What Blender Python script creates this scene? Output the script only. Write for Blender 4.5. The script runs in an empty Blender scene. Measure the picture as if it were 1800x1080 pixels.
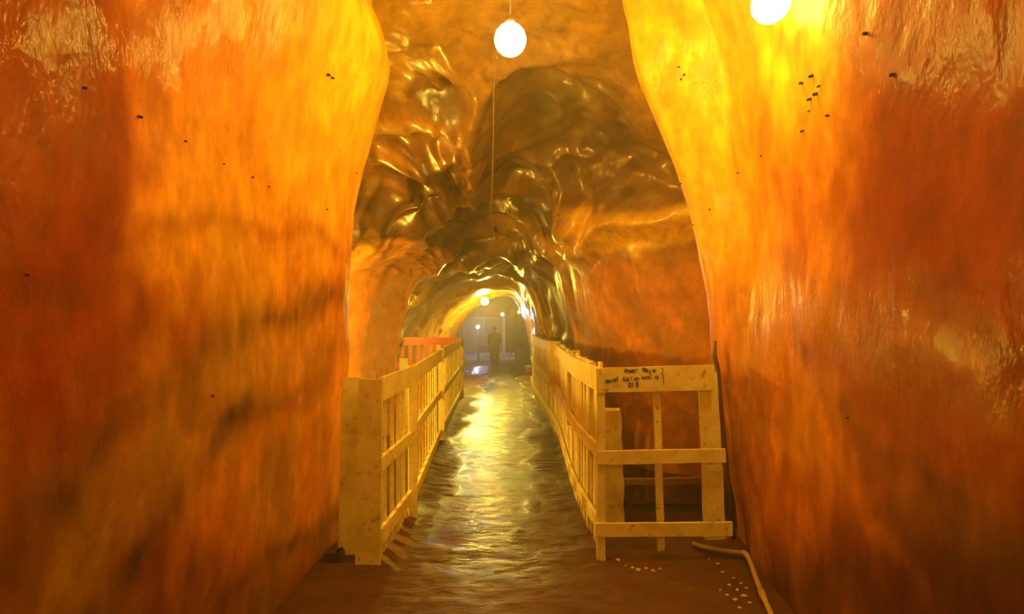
import bpy, bmesh, math, random
import numpy as np
from mathutils import Vector, Matrix

random.seed(7)
RNG = np.random.RandomState(11)
scene = bpy.context.scene
COL = scene.collection
PI = math.pi

# ------------------------------------------------------------------ camera
CAMZ, HOR, F = 1.5, 565.0, 1000.0
cam_d = bpy.data.cameras.new('camera')
cam_d.sensor_width = 36.0
cam_d.lens = F / 1800 * 36
cam_d.shift_y = (HOR - 540) / 1800
cam_d.clip_start = 0.02
cam = bpy.data.objects.new('camera', cam_d)
cam.location = (0, 0, CAMZ)
cam.rotation_euler = (PI / 2, 0, 0)
COL.objects.link(cam)
scene.camera = cam


def P(px, py, Y):
    """where a sight line of the photo passes depth Y"""
    return Vector(((px - 900) / F * Y, Y, CAMZ - (py - HOR) / F * Y))


# ------------------------------------------------------------------ world, exposure
w = bpy.data.worlds.new('world')
scene.world = w
w.use_nodes = True
w.node_tree.nodes['Background'].inputs[0].default_value = (0.05, 0.02, 0.006, 1)
w.node_tree.nodes['Background'].inputs[1].default_value = 0.3
scene.view_settings.view_transform = 'Standard'
scene.view_settings.look = 'None'
scene.view_settings.exposure = 1.55
scene.view_settings.gamma = 1.0
scene.view_settings.use_curve_mapping = False
scene.cycles.sample_clamp_indirect = 3.0
scene.cycles.max_bounces = 8
scene.cycles.diffuse_bounces = 3
scene.cycles.volume_bounces = 0
scene.cycles.use_denoising = True

WARM = (1.0, 0.61, 0.045)
WARM2 = (1.0, 0.66, 0.07)
COOL = (0.60, 0.68, 1.0)
# name: (position, watts, colour, bulb radius)
LAMPS = {
    'near':   (P(897, 70, 3.3),    120, WARM, 0.100),
    'back':   (Vector((.1, -.7, 2.6)),   215, WARM, 0.080),
    'right':  (P(1355, 6, 2.75),    125, WARM, 0.098),
    'mid':    (P(852, 530, 14.5),  1100, WARM2, 0.11),
    'hall_a': (P(883, 553, 22),    150, WARM2, 0.070),
    'hall_b': (P(912, 549, 20),    200, WARM2, 0.050),
    'flood':  (P(840, 575, 27),    340, COOL, 0.09),
    'alcl':   (Vector((-2.25, 5.5, 1.45)),  650, WARM, 0.060),
    'fill_alcb':   (Vector((-2.2, 10.15, 1.35)),  180, WARM2, 0.060),  # added fill light for the far left railing and tunnel wall
    'alcr':   (Vector((1.9, 4.75, 2.75)),  50, WARM2, 0.060),
}


# ------------------------------------------------------------------ noise
_perm = RNG.permutation(256)
_perm = np.concatenate([_perm, _perm, _perm])
_g = RNG.normal(size=(256, 3))
_g /= np.linalg.norm(_g, axis=1)[:, None]


def noise(p, seed=0):
    p = np.asarray(p, float) + seed * 17.37
    i = np.floor(p).astype(int)
    f = p - i
    u = f * f * f * (f * (f * 6 - 15) + 10)
    i &= 255
    r = 0
    for dx in (0, 1):
        wx = u[:, 0] if dx else 1 - u[:, 0]
        for dy in (0, 1):
            wy = u[:, 1] if dy else 1 - u[:, 1]
            for dz in (0, 1):
                wz = u[:, 2] if dz else 1 - u[:, 2]
                h = _perm[_perm[_perm[(i[:, 0] + dx) & 255] + ((i[:, 1] + dy) & 255)] + ((i[:, 2] + dz) & 255)]
                g = _g[h]
                r = r + wx * wy * wz * (g[:, 0] * (f[:, 0] - dx) + g[:, 1] * (f[:, 1] - dy) + g[:, 2] * (f[:, 2] - dz))
    return r * 1.5


def fbm(p, n=4, seed=0, gain=.5):
    a, s, r = 1.0, 1.0, 0
    for k in range(n):
        r = r + a * noise(np.asarray(p) * s, seed + k * 3)
        a *= gain
        s *= 2.03
    return r


def ridged(p, n=3, seed=0):
    a, s, r = 1.0, 1.0, 0
    for k in range(n):
        r = r + a * (1 - np.abs(noise(np.asarray(p) * s, seed + k * 5)) * 2)
        a *= .5
        s *= 2.1
    return r


def sm(x, a, b):
    t = np.clip((np.asarray(x, float) - a) / (b - a), 0, 1)
    return t * t * (3 - 2 * t)


def polydist(q, pts):
    """distance of each row of q (n,2) to a polyline"""
    d = np.full(len(q), 1e9)
    for a, b in zip(pts[:-1], pts[1:]):
        a, b = np.array(a, float), np.array(b, float)
        ab = b - a
        t = np.clip(((q - a) @ ab) / (ab @ ab), 0, 1)
        d = np.minimum(d, np.linalg.norm(q - a - t[:, None] * ab, axis=1))
    return d


# ------------------------------------------------------------------ node helpers
def new_mat(name):
    m = bpy.data.materials.new(name)
    m.use_nodes = True
    nt = m.node_tree
    return m, nt, nt.nodes['Principled BSDF']


def nd(nt, kind, **kw):
    n = nt.nodes.new(kind)
    for k, v in kw.items():
        if k in n.inputs.keys():
            n.inputs[k].default_value = v
        else:
            setattr(n, k, v)
    return n


def ramp(nt, stops, fac):
    r = nt.nodes.new('ShaderNodeValToRGB')
    e = r.color_ramp.elements
    while len(e) < len(stops):
        e.new(.5)
    for k, (p, c) in enumerate(stops):
        e[k].position = p
        e[k].color = (c, c, c, 1) if not hasattr(c, '__len__') else tuple(c) + (1,)
    nt.links.new(fac, r.inputs[0])
    return r


def noise_node(nt, scale, detail=4, stretch=(1, 1, 1), rough=.55):
    tc = nd(nt, 'ShaderNodeTexCoord')
    mp = nd(nt, 'ShaderNodeMapping')
    mp.inputs['Scale'].default_value = stretch
    nt.links.new(tc.outputs['Object'], mp.inputs[0])
    n = nd(nt, 'ShaderNodeTexNoise', Scale=scale, Detail=detail, Roughness=rough)
    nt.links.new(mp.outputs[0], n.inputs['Vector'])
    return n


def bump_chain(nt, bsdf, items, sockets=('Normal',)):
    prev = None
    for fac, strength, dist in items:
        b = nd(nt, 'ShaderNodeBump', Strength=strength, Distance=dist)
        nt.links.new(fac, b.inputs['Height'])
        if prev:
            nt.links.new(prev.outputs[0], b.inputs['Normal'])
        prev = b
    for s in sockets:
        nt.links.new(prev.outputs[0], bsdf.inputs[s])


def rock_mat(name, rough=.38, coat=.5, coat_rough=.1, bump=1.0, mottled=.35, stretch=(1, 1, .55), fine=60, sss=0, spec=.5):
    m, nt, b = new_mat(name)
    at = nd(nt, 'ShaderNodeVertexColor', layer_name='tint')
    n1 = noise_node(nt, 9, 10, stretch, .68)
    n2 = noise_node(nt, fine, 5, stretch)
    n3 = noise_node(nt, 3.2, 5 if coat < .5 else 2, (1, 1, .6), .6)
    n4 = noise_node(nt, 9, 5 if coat < .5 else 2, stretch)
    mot = nd(nt, 'ShaderNodeMix', data_type='RGBA', blend_type='MULTIPLY')
    mot.inputs['Factor'].default_value = mottled
    r = ramp(nt, [(.34, (.40, .22, .15)), (.5, (.95, .9, .85)), (.64, (1.5, 1.7, 1.8))], n1.outputs['Fac'])
    nt.links.new(at.outputs['Color'], mot.inputs['A'])
    nt.links.new(r.outputs[0], mot.inputs['B'])
    nt.links.new(mot.outputs['Result'], b.inputs['Base Color'])
    rr = ramp(nt, [(.3, max(rough - .14, .05)), (.7, rough + .16)], n3.outputs['Fac'])
    dr = nd(nt, 'ShaderNodeMath', operation='SUBTRACT')
    dr.inputs[0].default_value = 1.0
    nt.links.new(at.outputs['Alpha'], dr.inputs[1])
    ra = nd(nt, 'ShaderNodeMath', operation='MULTIPLY_ADD', use_clamp=True)
    nt.links.new(dr.outputs[0], ra.inputs[0])
    ra.inputs[1].default_value = .35
    nt.links.new(rr.outputs[0], ra.inputs[2])
    nt.links.new(ra.outputs[0], b.inputs['Roughness'])
    cm = nd(nt, 'ShaderNodeMath', operation='MULTIPLY')
    cm.inputs[1].default_value = coat
    nt.links.new(at.outputs['Alpha'], cm.inputs[0])
    nt.links.new(cm.outputs[0], b.inputs['Coat Weight'])
    b.inputs['Coat Roughness'].default_value = coat_rough
    b.inputs['Coat IOR'].default_value = 1.5
    b.inputs['Specular IOR Level'].default_value = spec
    if sss:
        b.inputs['Subsurface Weight'].default_value = sss
        b.inputs['Subsurface Radius'].default_value = (.08, .03, .01)
        b.inputs['Subsurface Scale'].default_value = 1.0
    bump_chain(nt, b, [(n3.outputs['Fac'], .5 * bump, .05), (n4.outputs['Fac'], .55 * bump, .02), (n2.outputs['Fac'], .5 * bump, .006)],
               ('Normal', 'Coat Normal'))
    return m


def paint_wood(name, base, dirt=(.22, .12, .03), rough=.5):
    m, nt, b = new_mat(name)
    g = noise_node(nt, 14, 5, (6, 6, .5))
    s = noise_node(nt, 22, 3, (1, 1, 1), .7)
    l = noise_node(nt, 4.0, 7, (1, 1, 1), .7)
    mix = nd(nt, 'ShaderNodeMix', data_type='RGBA')
    mix.inputs['A'].default_value = tuple(base) + (1,)
    mix.inputs['B'].default_value = tuple(dirt) + (1,)
    r = ramp(nt, [(.58, 0.0), (.66, .35), (.74, .9)], s.outputs['Fac'])
    nt.links.new(r.outputs[0], mix.inputs['Factor'])
    mul = nd(nt, 'ShaderNodeMix', data_type='RGBA', blend_type='MULTIPLY')
    mul.inputs['Factor'].default_value = .5
    r2 = ramp(nt, [(.32, (.50, .40, .28)), (.56, (1, 1, 1))], l.outputs['Fac'])
    nt.links.new(mix.outputs['Result'], mul.inputs['A'])
    nt.links.new(r2.outputs[0], mul.inputs['B'])
    nt.links.new(mul.outputs['Result'], b.inputs['Base Color'])
    b.inputs['Roughness'].default_value = rough
    bump_chain(nt, b, [(g.outputs['Fac'], .35, .004), (s.outputs['Fac'], .3, .003)])
    return m


def plain(name, c, rough=.5, metal=0, var=.25):
    m, nt, b = new_mat(name)
    n = noise_node(nt, 20, 3)
    mul = nd(nt, 'ShaderNodeMix', data_type='RGBA', blend_type='MULTIPLY')
    mul.inputs['Factor'].default_value = var
    mul.inputs['A'].default_value = tuple(c) + (1,)
    r = ramp(nt, [(.3, .4), (.7, 1.0)], n.outputs['Fac'])
    nt.links.new(r.outputs[0], mul.inputs['B'])
    nt.links.new(mul.outputs['Result'], b.inputs['Base Color'])
    b.inputs['Roughness'].default_value = rough
    b.inputs['Metallic'].default_value = metal
    return m


def glow(name, c, s):
    m, nt, b = new_mat(name)
    nt.nodes.remove(b)
    e = nd(nt, 'ShaderNodeEmission', Strength=s)
    e.inputs[0].default_value = tuple(c) + (1,)
    nt.links.new(e.outputs[0], nt.nodes['Material Output'].inputs[0])
    return m


M_near = rock_mat('salt_rock_polished', rough=.5, spec=.15, coat=.17, coat_rough=.10, bump=.6, mottled=.4)
M_cham = rock_mat('salt_rock_wet', rough=.34, spec=.8, coat=1.0, coat_rough=.17, bump=.45, mottled=.35, stretch=(1, 1, .8), fine=30)
M_hall = rock_mat('salt_rock_dull', rough=.6, coat=.1, bump=1.0)
M_wood = paint_wood('cream_painted_wood', (.93, .81, .31), (.22, .11, .02))
M_wood2 = paint_wood('weathered_wood', (.80, .68, .26), (.14, .06, .015), .6)
M_lamplit = paint_wood('lamplit_red_wood', (.85, .14, .006), (.2, .04, .01), .45)  # red cast of the light put into the wood colour
M_brown = paint_wood('brown_wet_timber', (.30, .16, .04), (.06, .03, .01), .4)
M_edge = paint_wood('dark_wet_wood', (.12, .06, .02), (.04, .02, .01), .4)
M_ink = plain('black_marker_ink', (.012, .008, .006), .5)
M_iron = plain('rusty_iron', (.02, .010, .006), .5, .3)
M_pipe = plain('pale_conduit', (.55, .38, .13), .4)
M_cord = plain('grey_flex', (.42, .30, .14), .45)
M_cap = plain('lamp_socket', (.10, .07, .03), .4)
M_sock = plain('white_ceramic', (.8, .7, .45), .4)
M_salt = plain('pale_salt', (.72, .50, .25), .35)


# ------------------------------------------------------------------ object helpers
def put(o, parent=None, **props):
    COL.objects.link(o)
    if parent is not None:
        o.parent = parent
    for k, v in props.items():
        o[k] = v
    return o


def empty(name, label, category, loc=(0, 0, 0), rz=0, group=None):
    o = bpy.data.objects.new(name, None)
    o.empty_display_size = .1
    o.location = loc
    o.rotation_euler = (0, 0, rz)
    put(o, None, label=label, category=category)
    if group:
        o['group'] = group
    return o


def from_bm(name, bm, mat, parent=None, smooth=False, **props):
    me = bpy.data.meshes.new(name)
    bmesh.ops.recalc_face_normals(bm, faces=bm.faces)
    bm.to_mesh(me)
    bm.free()
    if smooth:
        me.polygons.foreach_set('use_smooth', [True] * len(me.polygons))
    for mm in (mat if isinstance(mat, (list, tuple)) else [mat]):
        me.materials.append(mm)
    return put(bpy.data.objects.new(name, me), parent, **props)


def grid_obj(name, V, mat, tint=None, flip=False, **props):
    """V: (n, m, 3) grid"""
    n, m_, _ = V.shape
    idx = np.arange(n * m_).reshape(n, m_)
    q = np.stack([idx[:-1, :-1], idx[:-1, 1:], idx[1:, 1:], idx[1:, :-1]], -1).reshape(-1, 4)
    if flip:
        q = q[:, ::-1]
    me = bpy.data.meshes.new(name)
    me.vertices.add(n * m_)
    me.vertices.foreach_set('co', V.reshape(-1).astype(np.float32))
    me.loops.add(q.size)
    me.loops.foreach_set('vertex_index', q.reshape(-1).astype(np.int32))
    me.polygons.add(len(q))
    me.polygons.foreach_set('loop_start', np.arange(0, q.size, 4, dtype=np.int32))
    me.polygons.foreach_set('loop_total', np.full(len(q), 4, dtype=np.int32))
    me.polygons.foreach_set('use_smooth', np.ones(len(q), dtype=bool))
    me.update(calc_edges=True)
    if tint is not None:
        a = me.color_attributes.new('tint', 'FLOAT_COLOR', 'POINT')
        c = np.ones((n * m_, 4), np.float32)
        tt = tint.reshape(len(c), -1)
        c[:, :tt.shape[1]] = np.clip(tt, 0, 1)
        a.data.foreach_set('color', c.reshape(-1))
    me.materials.append(mat)
    return put(bpy.data.objects.new(name, me), **props)


def sweep_box(pts, width, height, side=None, caps=True, wob=0, bm=None):
    """a board swept along 3D points; height along z, width sideways (horizontal)"""
    bm = bm or bmesh.new()
    rings = []
    pts = [Vector(p) for p in pts]
    for k, p in enumerate(pts):
        d = (pts[min(k + 1, len(pts) - 1)] - pts[max(k - 1, 0)])
        sdir = Vector((d.y, -d.x, 0)).normalized()
        up = Vector((0, 0, 1))
        o = Vector((random.uniform(-wob, wob), 0, random.uniform(-wob, wob)))
        rings.append([bm.verts.new(p + o + sdir * (sx * width / 2) + up * (sz * height / 2)) for sx, sz in ((-1, -1), (1, -1), (1, 1), (-1, 1))])
    for a, b in zip(rings[:-1], rings[1:]):
        for i in range(4):
            bm.faces.new((a[i], a[(i + 1) % 4], b[(i + 1) % 4], b[i]))
    bm.faces.new(rings[0])
    bm.faces.new(rings[-1][::-1])
    return bm


def plank_bm(a, b, wdir, width, thick, segs=6, wob=.002, width2=None, bev=.004, notch=0):
    """an upright or lying board from a to b; wdir = direction of its width"""
    bm = bmesh.new()
    a, b = Vector(a), Vector(b)
    ax = (b - a).normalized()
    wd = Vector(wdir)
    wd = (wd - ax * wd.dot(ax)).normalized()
    td = ax.cross(wd)
    rings = []
    for k in range(segs + 1):
        t = k / segs
        W = (width * (1 - t) + (width2 or width) * t) / 2
        o1 = random.uniform(-wob, wob)
        o2 = random.uniform(-wob, wob)
        p = a.lerp(b, t) + td * random.uniform(-wob, wob) * .5
        r = []
        for sx, sz in ((-1, -1), (1, -1), (1, 1), (-1, 1)):
            e = notch * random.uniform(0, 1) if (k == segs and notch) else 0
            r.append(bm.verts.new(p + wd * (sx * W + (o1 if sx < 0 else o2)) + td * (sz * thick / 2) - ax * e))
        rings.append(r)
    for A, B in zip(rings[:-1], rings[1:]):
        for i in range(4):
            bm.faces.new((A[i], A[(i + 1) % 4], B[(i + 1) % 4], B[i]))
    bm.faces.new(rings[0])
    bm.faces.new(rings[-1][::-1])
    if bev:
        es = [e for e in bm.edges if len(e.link_faces) == 2 and e.calc_face_angle(0) > .8]
        bmesh.ops.bevel(bm, geom=es, offset=bev, segments=1, affect='EDGES')
    return bm


def tube_bm(pts, r, n=8, bm=None):
    bm = bm or bmesh.new()
    pts = [Vector(p) for p in pts]
    rings = []
    ref = Vector((0, 0, 1))
    for k, p in enumerate(pts):
        d = (pts[min(k + 1, len(pts) - 1)] - pts[max(k - 1, 0)]).normalized()
        u = d.cross(ref)
        if u.length < .05:
            u = d.cross(Vector((1, 0, 0)))
        u.normalize()
        v = d.cross(u)
        rr = r[k] if hasattr(r, '__len__') else r
        rings.append([bm.verts.new(p + (u * math.cos(a) + v * math.sin(a)) * rr) for a in [2 * PI * i / n for i in range(n)]])
    for a, b in zip(rings[:-1], rings[1:]):
        for i in range(n):
            bm.faces.new((a[i], a[(i + 1) % n], b[(i + 1) % n], b[i]))
    bm.faces.new(rings[0])
    bm.faces.new(rings[-1][::-1])
    return bm


def smooth_pts(pts, k=6):
    pts = [Vector(p) for p in pts]
    out = []
    for i in range(len(pts) - 1):
        p0, p1, p2, p3 = pts[max(i - 1, 0)], pts[i], pts[i + 1], pts[min(i + 2, len(pts) - 1)]
        for j in range(k):
            t = j / k
            out.append(.5 * ((2 * p1) + (-p0 + p2) * t + (2 * p0 - 5 * p1 + 4 * p2 - p3) * t * t + (-p0 + 3 * p1 - 3 * p2 + p3) * t ** 3))
    out.append(pts[-1])
    return out


# ------------------------------------------------------------------ the cave shell
# one sweep of cross sections along Y: near passage -> flare -> chamber -> tunnel -> hall
NEAR_L0 = [(-1.25, -.12), (-1.25, .8), (-1.25, 1.6), (-1.25, 2.3), (-1.22, 2.8), (-1.14, 3.25), (-1.02, 3.6), (-.7, 3.95), (0, 4.05)]
NEAR_L1 = [(-1.21, -.12), (-1.17, .6), (-1.14, 1.16), (-1.13, 1.5), (-1.09, 1.96), (-1.07, 2.36), (-1.02, 2.64), (-.93, 2.96), (-.85, 3.24), (-.90, 3.5), (-1.0, 3.76), (-.85, 3.98), (0, 4.05)]
NEAR_R0 = [(1.43, -.12), (1.43, .8), (1.43, 1.6), (1.42, 2.3), (1.41, 2.8), (1.38, 3.2), (1.2, 3.6), (.7, 3.95), (0, 4.05)]
NEAR_R1 = [(1.57, -.12), (1.55, .2), (1.42, 1.12), (1.395, 1.36), (1.36, 1.6), (1.26, 2.04), (1.17, 2.44), (1.07, 2.76), (.94, 3.08), (.85, 3.32), (.79, 3.65), (.65, 3.95), (0, 4.05)]
NEAR_RC = [(1.50, -.12), (1.47, .6), (1.46, 1.25), (1.45, 1.52), (1.42, 1.98), (1.36, 2.42), (1.34, 2.75), (1.31, 3.12), (1.15, 3.5), (.8, 3.9), (0, 4.05)]


def resample(pts, n):
    pts = np.array(pts, float)
    # smooth by dense Catmull-Rom
    sp = np.array([tuple(v) for v in smooth_pts([(a, b, 0) for a, b in pts], 8)])[:, :2]
    d = np.concatenate([[0], np.cumsum(np.linalg.norm(np.diff(sp, axis=0), axis=1))])
    t = np.linspace(0, d[-1], n)
    return np.stack([np.interp(t, d, sp[:, 0]), np.interp(t, d, sp[:, 1])], -1)


def superell(hw, zc, z0, xc, n, side, ex=2.6):
    th = np.linspace(0, PI / 2, 240)
    c, s = np.cos(th) ** (2 / ex), np.sin(th) ** (2 / ex)
    x = side * hw * c
    z = z0 + (zc - z0) * s
    pts = np.stack([xc + x, z], -1)
    d = np.concatenate([[0], np.cumsum(np.linalg.norm(np.diff(pts, axis=0), axis=1))])
    t = np.linspace(0, d[-1], n)
    return np.stack([np.interp(t, d, pts[:, 0]), np.interp(t, d, pts[:, 1])], -1)


WR = [(4, 3.0), (5.2, 2.95), (5.7, 2.75), (6.05, 2.2), (6.4, 1.6), (6.9, 1.30), (8, 1.12), (9.3, 1.0), (9.8, .98), (10.2, .92), (10.8, .84), (12, .72), (13, .62), (14, .66), (15.5, .60), (17, .56)]
WL = [(4, 3.2), (5.5, 3.0), (6.5, 2.6), (7.5, 2.05), (8.5, 1.80), (9.0, 2.0), (10, 2.55), (11.5, 2.65), (12.6, 2.62), (13.6, 2.35), (15, 2.12), (17, 1.92)]
ZC = [(4, 4.05), (5, 3.84), (6.2, 3.66), (7.0, 3.58), (7.25, 3.40), (8.4, 3.36), (8.6, 3.05), (9.6, 2.98), (9.8, 2.78), (11, 2.74), (11.25, 2.52), (12.8, 2.46), (13.0, 2.34), (15, 2.25), (16, 2.2), (17, 2.3)]


def lut(tab, y):
    a = np.array(tab)
    return float(np.interp(y, a[:, 0], a[:, 1]))


def flr(Y):
    return -.45 * float(sm(Y, 12.5, 24)) - .04 * max(0, min(1, (Y - 24) / 6))


sections = []       # (Y, near part weight etc.)
for y in np.concatenate([np.linspace(-3.5, .8, 50, endpoint=False), np.linspace(.8, 3.9, 180, endpoint=False)]):
    sections.append((y, 0.0))
for a in np.linspace(0, 80, 12):
    a = math.radians(a)
    sections.append((3.9 + .14 * math.sin(a), .03 * (1 - math.cos(a))))
sections.append((4.06, .06))
for k in range(1, 26):
    t = k / 25
    sections.append((4.06 + .30 * t, .06 + .94 * t))
for y in np.concatenate([np.linspace(4.40, 9, 180), np.linspace(9.04, 17.0, 190)]):
    sections.append((y, 1.0))
NP = 190


def half(y, b, side):
    n = NP
    out = None
    if b < 1:
        if side < 0:
            p0, p1 = resample(NEAR_L0, n), resample(NEAR_L1, n)
            k = float(sm(y, 1.6, 3.9))
            out = p0 * (1 - k) + p1 * k
        else:
            p0, pc, p1 = resample(NEAR_R0, n), resample(NEAR_RC, n), resample(NEAR_R1, n)
            if y < 3.52:
                k = float(sm(y, 2.0, 3.52))
                out = p0 * (1 - k) + pc * k
            else:
                k = min(1, (y - 3.52) / .38)
                out = pc * (1 - k) + p1 * k
    if b > 0:
        yy = max(y, 4)
        xc = -.15 * float(sm(yy, 4, 8))
        hw = lut(WL if side < 0 else WR, yy) + (xc if side < 0 else -xc)
        q = superell(hw, lut(ZC, yy), -.62, xc, n, side, 2.5 if yy < 11 else 2.2)
        out = q if out is None else out * (1 - b) + q * b
    return out


_cache = {}
L = np.zeros((len(sections), NP, 3))
R = np.zeros((len(sections), NP, 3))
# resampled profiles are reused
_rs = {}
_old = resample


def resample(pts, n):
    k = (id(pts), n)
    if k not in _rs:
        _rs[k] = _old(pts, n)
    return _rs[k]


for i, (y, b) in enumerate(sections):
    for arr, s in ((L, -1), (R, 1)):
        q = half(y, b, s)
        arr[i, :, 0] = q[:, 0]
        arr[i, :, 1] = y
        arr[i, :, 2] = q[:, 1]
SEC_Y = np.array([s[0] for s in sections])
SEC_B = np.array([s[1] for s in sections])


def displace(V, side):
    """push the shell along its normals by rock relief"""
    n, m_, _ = V.shape
    du = np.gradient(V, axis=0)
    dv = np.gradient(V, axis=1)
    N = np.cross(du, dv)
    N /= np.linalg.norm(N, axis=2)[:, :, None] + 1e-9
    c = np.array([0, 0, 1.4])
    flipm = ((c[None, None, [0, 2]] - V[:, :, [0, 2]]) * N[:, :, [0, 2]]).sum(-1)
    Nin = N * np.where(flipm.mean() > 0, 1, -1)          # towards the inside
    p = V.reshape(-1, 3)
    b = np.repeat(SEC_B, m_)
    y = p[:, 1]
    top = sm(p[:, 2], 2.0, 3.0)
    near = (.035 * fbm(p * [.9, .9, .7], 3, 1) + .007 * fbm(p * [6, 6, 2.5], 3, 4))
    warp = np.stack([noise(p * .8, 31), noise(p * .8, 37), noise(p * .8, 41)], -1) * .55
    big = .22 * fbm((p + warp) * [.55, .7, .75], 3, 8)
    folds = .15 * (ridged((p + 1.6 * warp) * [.55, .6, .9], 2, 12) - .7)
    lump2 = .07 * fbm((p + warp) * [1.3, 1.9, 1.7], 2, 16)
    lumps = .03 * fbm((p + warp * .4) * [2.6, 4.2, 3.2], 3, 20)
    fine = .009 * fbm(p * [11, 14, 11], 3, 24)
    ledge = .16 * sm(p[:, 2] + .25 * noise(p * [1, .8, 0], 44), 2.15, 2.5) * (1 - sm(p[:, 2], 2.7, 3.3)) * sm(y, 4.6, 6.0) * (1 - sm(y, 10, 12))
    k = (.35 + .65 * top)
    gold = np.exp(-((p[:, 0] + .75) / .75) ** 2 - ((p[:, 1] - 6.3) / 1.1) ** 2) * top
    swirl = .20 * (ridged((p + warp * 1.8) * [1.5, 1.1, 1.4], 2, 18) - .7) * gold
    far = sm(y, 10.5, 13)
    d_in = sm(y, 4.2, 5.4)
    big = big * (.25 + .75 * d_in)
    folds = folds * (.2 + .8 * d_in)
    cham = (big * .7 + folds * k * (1.25 - far * .6) + lump2 * k + lumps * (.15 + .9 * top) + fine * (.4 + .8 * top)) * (1 - .35 * far) + ledge + swirl
    yy = y + .55 * noise(p * [1.1, .9, 1.2], 47) + .18 * noise(p * [3.2, 2.5, 3.2], 49)
    hang = sm(yy, 5.45, 5.85) * (1 - sm(y, 7.0, 8.4)) * np.exp(-((p[:, 0] + .85) / .62) ** 4) * top
    cham = cham + .42 * hang
    if side > 0:
        # the slanting back wall of the right alcove is cleaved smooth
        smooth = sm(y, 5.3, 5.8) * (1 - sm(y, 9, 10)) * (1 - sm(p[:, 2], 2.1, 2.6))
        streak = .03 * fbm(np.stack([(p[:, 0] * 1.0 + p[:, 2] * .75) * 2.6, p[:, 1] * .5, p[:, 2] * .25], -1), 3, 60)
        cham = cham * (1 - .8 * smooth) + streak * smooth
    else:
        gl = sm(y, 5.2, 5.8) * (1 - sm(y, 8.2, 9)) * sm(p[:, 2], 2.0, 2.25) * (1 - sm(p[:, 2], 2.6, 2.8))
        cham = cham + .09 * (ridged((p + warp) * [1.4, 1.6, 4.0], 3, 64) - .7) * gl
        smooth = sm(y, 5.8, 6.5) * (1 - sm(y, 8.3, 8.9)) * (1 - sm(p[:, 2], 1.9, 2.5))
        cham = cham * (1 - .8 * smooth)
        cham = cham + .035 * fbm(np.stack([p[:, 0] * 3, p[:, 1] * 4.5, p[:, 2] * .8], -1), 3, 66) * sm(y, 9, 9.8) * (1 - sm(y, 14, 16)) * (1 - sm(p[:, 2], 1.8, 2.3))
    d = near * (1 - sm(b, 0, .3)) + cham * sm(b, .05, .6)
    # stay off the crown line between the halves equally: function of position only
    return (p + Nin.reshape(-1, 3) * d[:, None]).reshape(V.shape)


# ---- displacement acts on the joined section so that normals agree at the crown
FULL = np.concatenate([L, R[:, ::-1][:, 1:]], axis=1)
FULL = displace_full = None


def build_full():
    J = np.concatenate([L, R[:, ::-1][:, 1:]], axis=1)
    A = displace(J, -1)
    B = displace(J, 1)
    wgt = sm(J[:, :, 0], -.3, .3)[:, :, None]
    return A * (1 - wgt) + B * wgt


J = build_full()


# ---- colours of the salt (linear), some lamplight and shade painted in, laid along the walls in their own (Y, z)
def s2l(r, g, b):
    f = lambda c: (c / 255 / 12.92) if c <= 10 else ((c / 255 + .055) / 1.055) ** 2.4
    return np.array([f(r), f(g), f(b)])


def wall_yz(pxs, wall_x):
    out = []
    for px, py in pxs:
        Y = wall_x / ((px - 900) / F)
        out.append((Y, CAMZ - (py - HOR) / F * Y))
    return out


ORANGE = np.array([.85, .29, .010])
YELLOW = np.array([.97, .55, .03])
RED = np.array([.26, .022, .001])
OLIVE = np.array([.34, .17, .022])
DARK = np.array([.10, .035, .006])
BROWN = np.array([.38, .14, .018])


def lerp(a, b, t):
    t = np.clip(t, 0, 1)
    return a * (1 - t[:, None]) + b * t[:, None]


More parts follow.
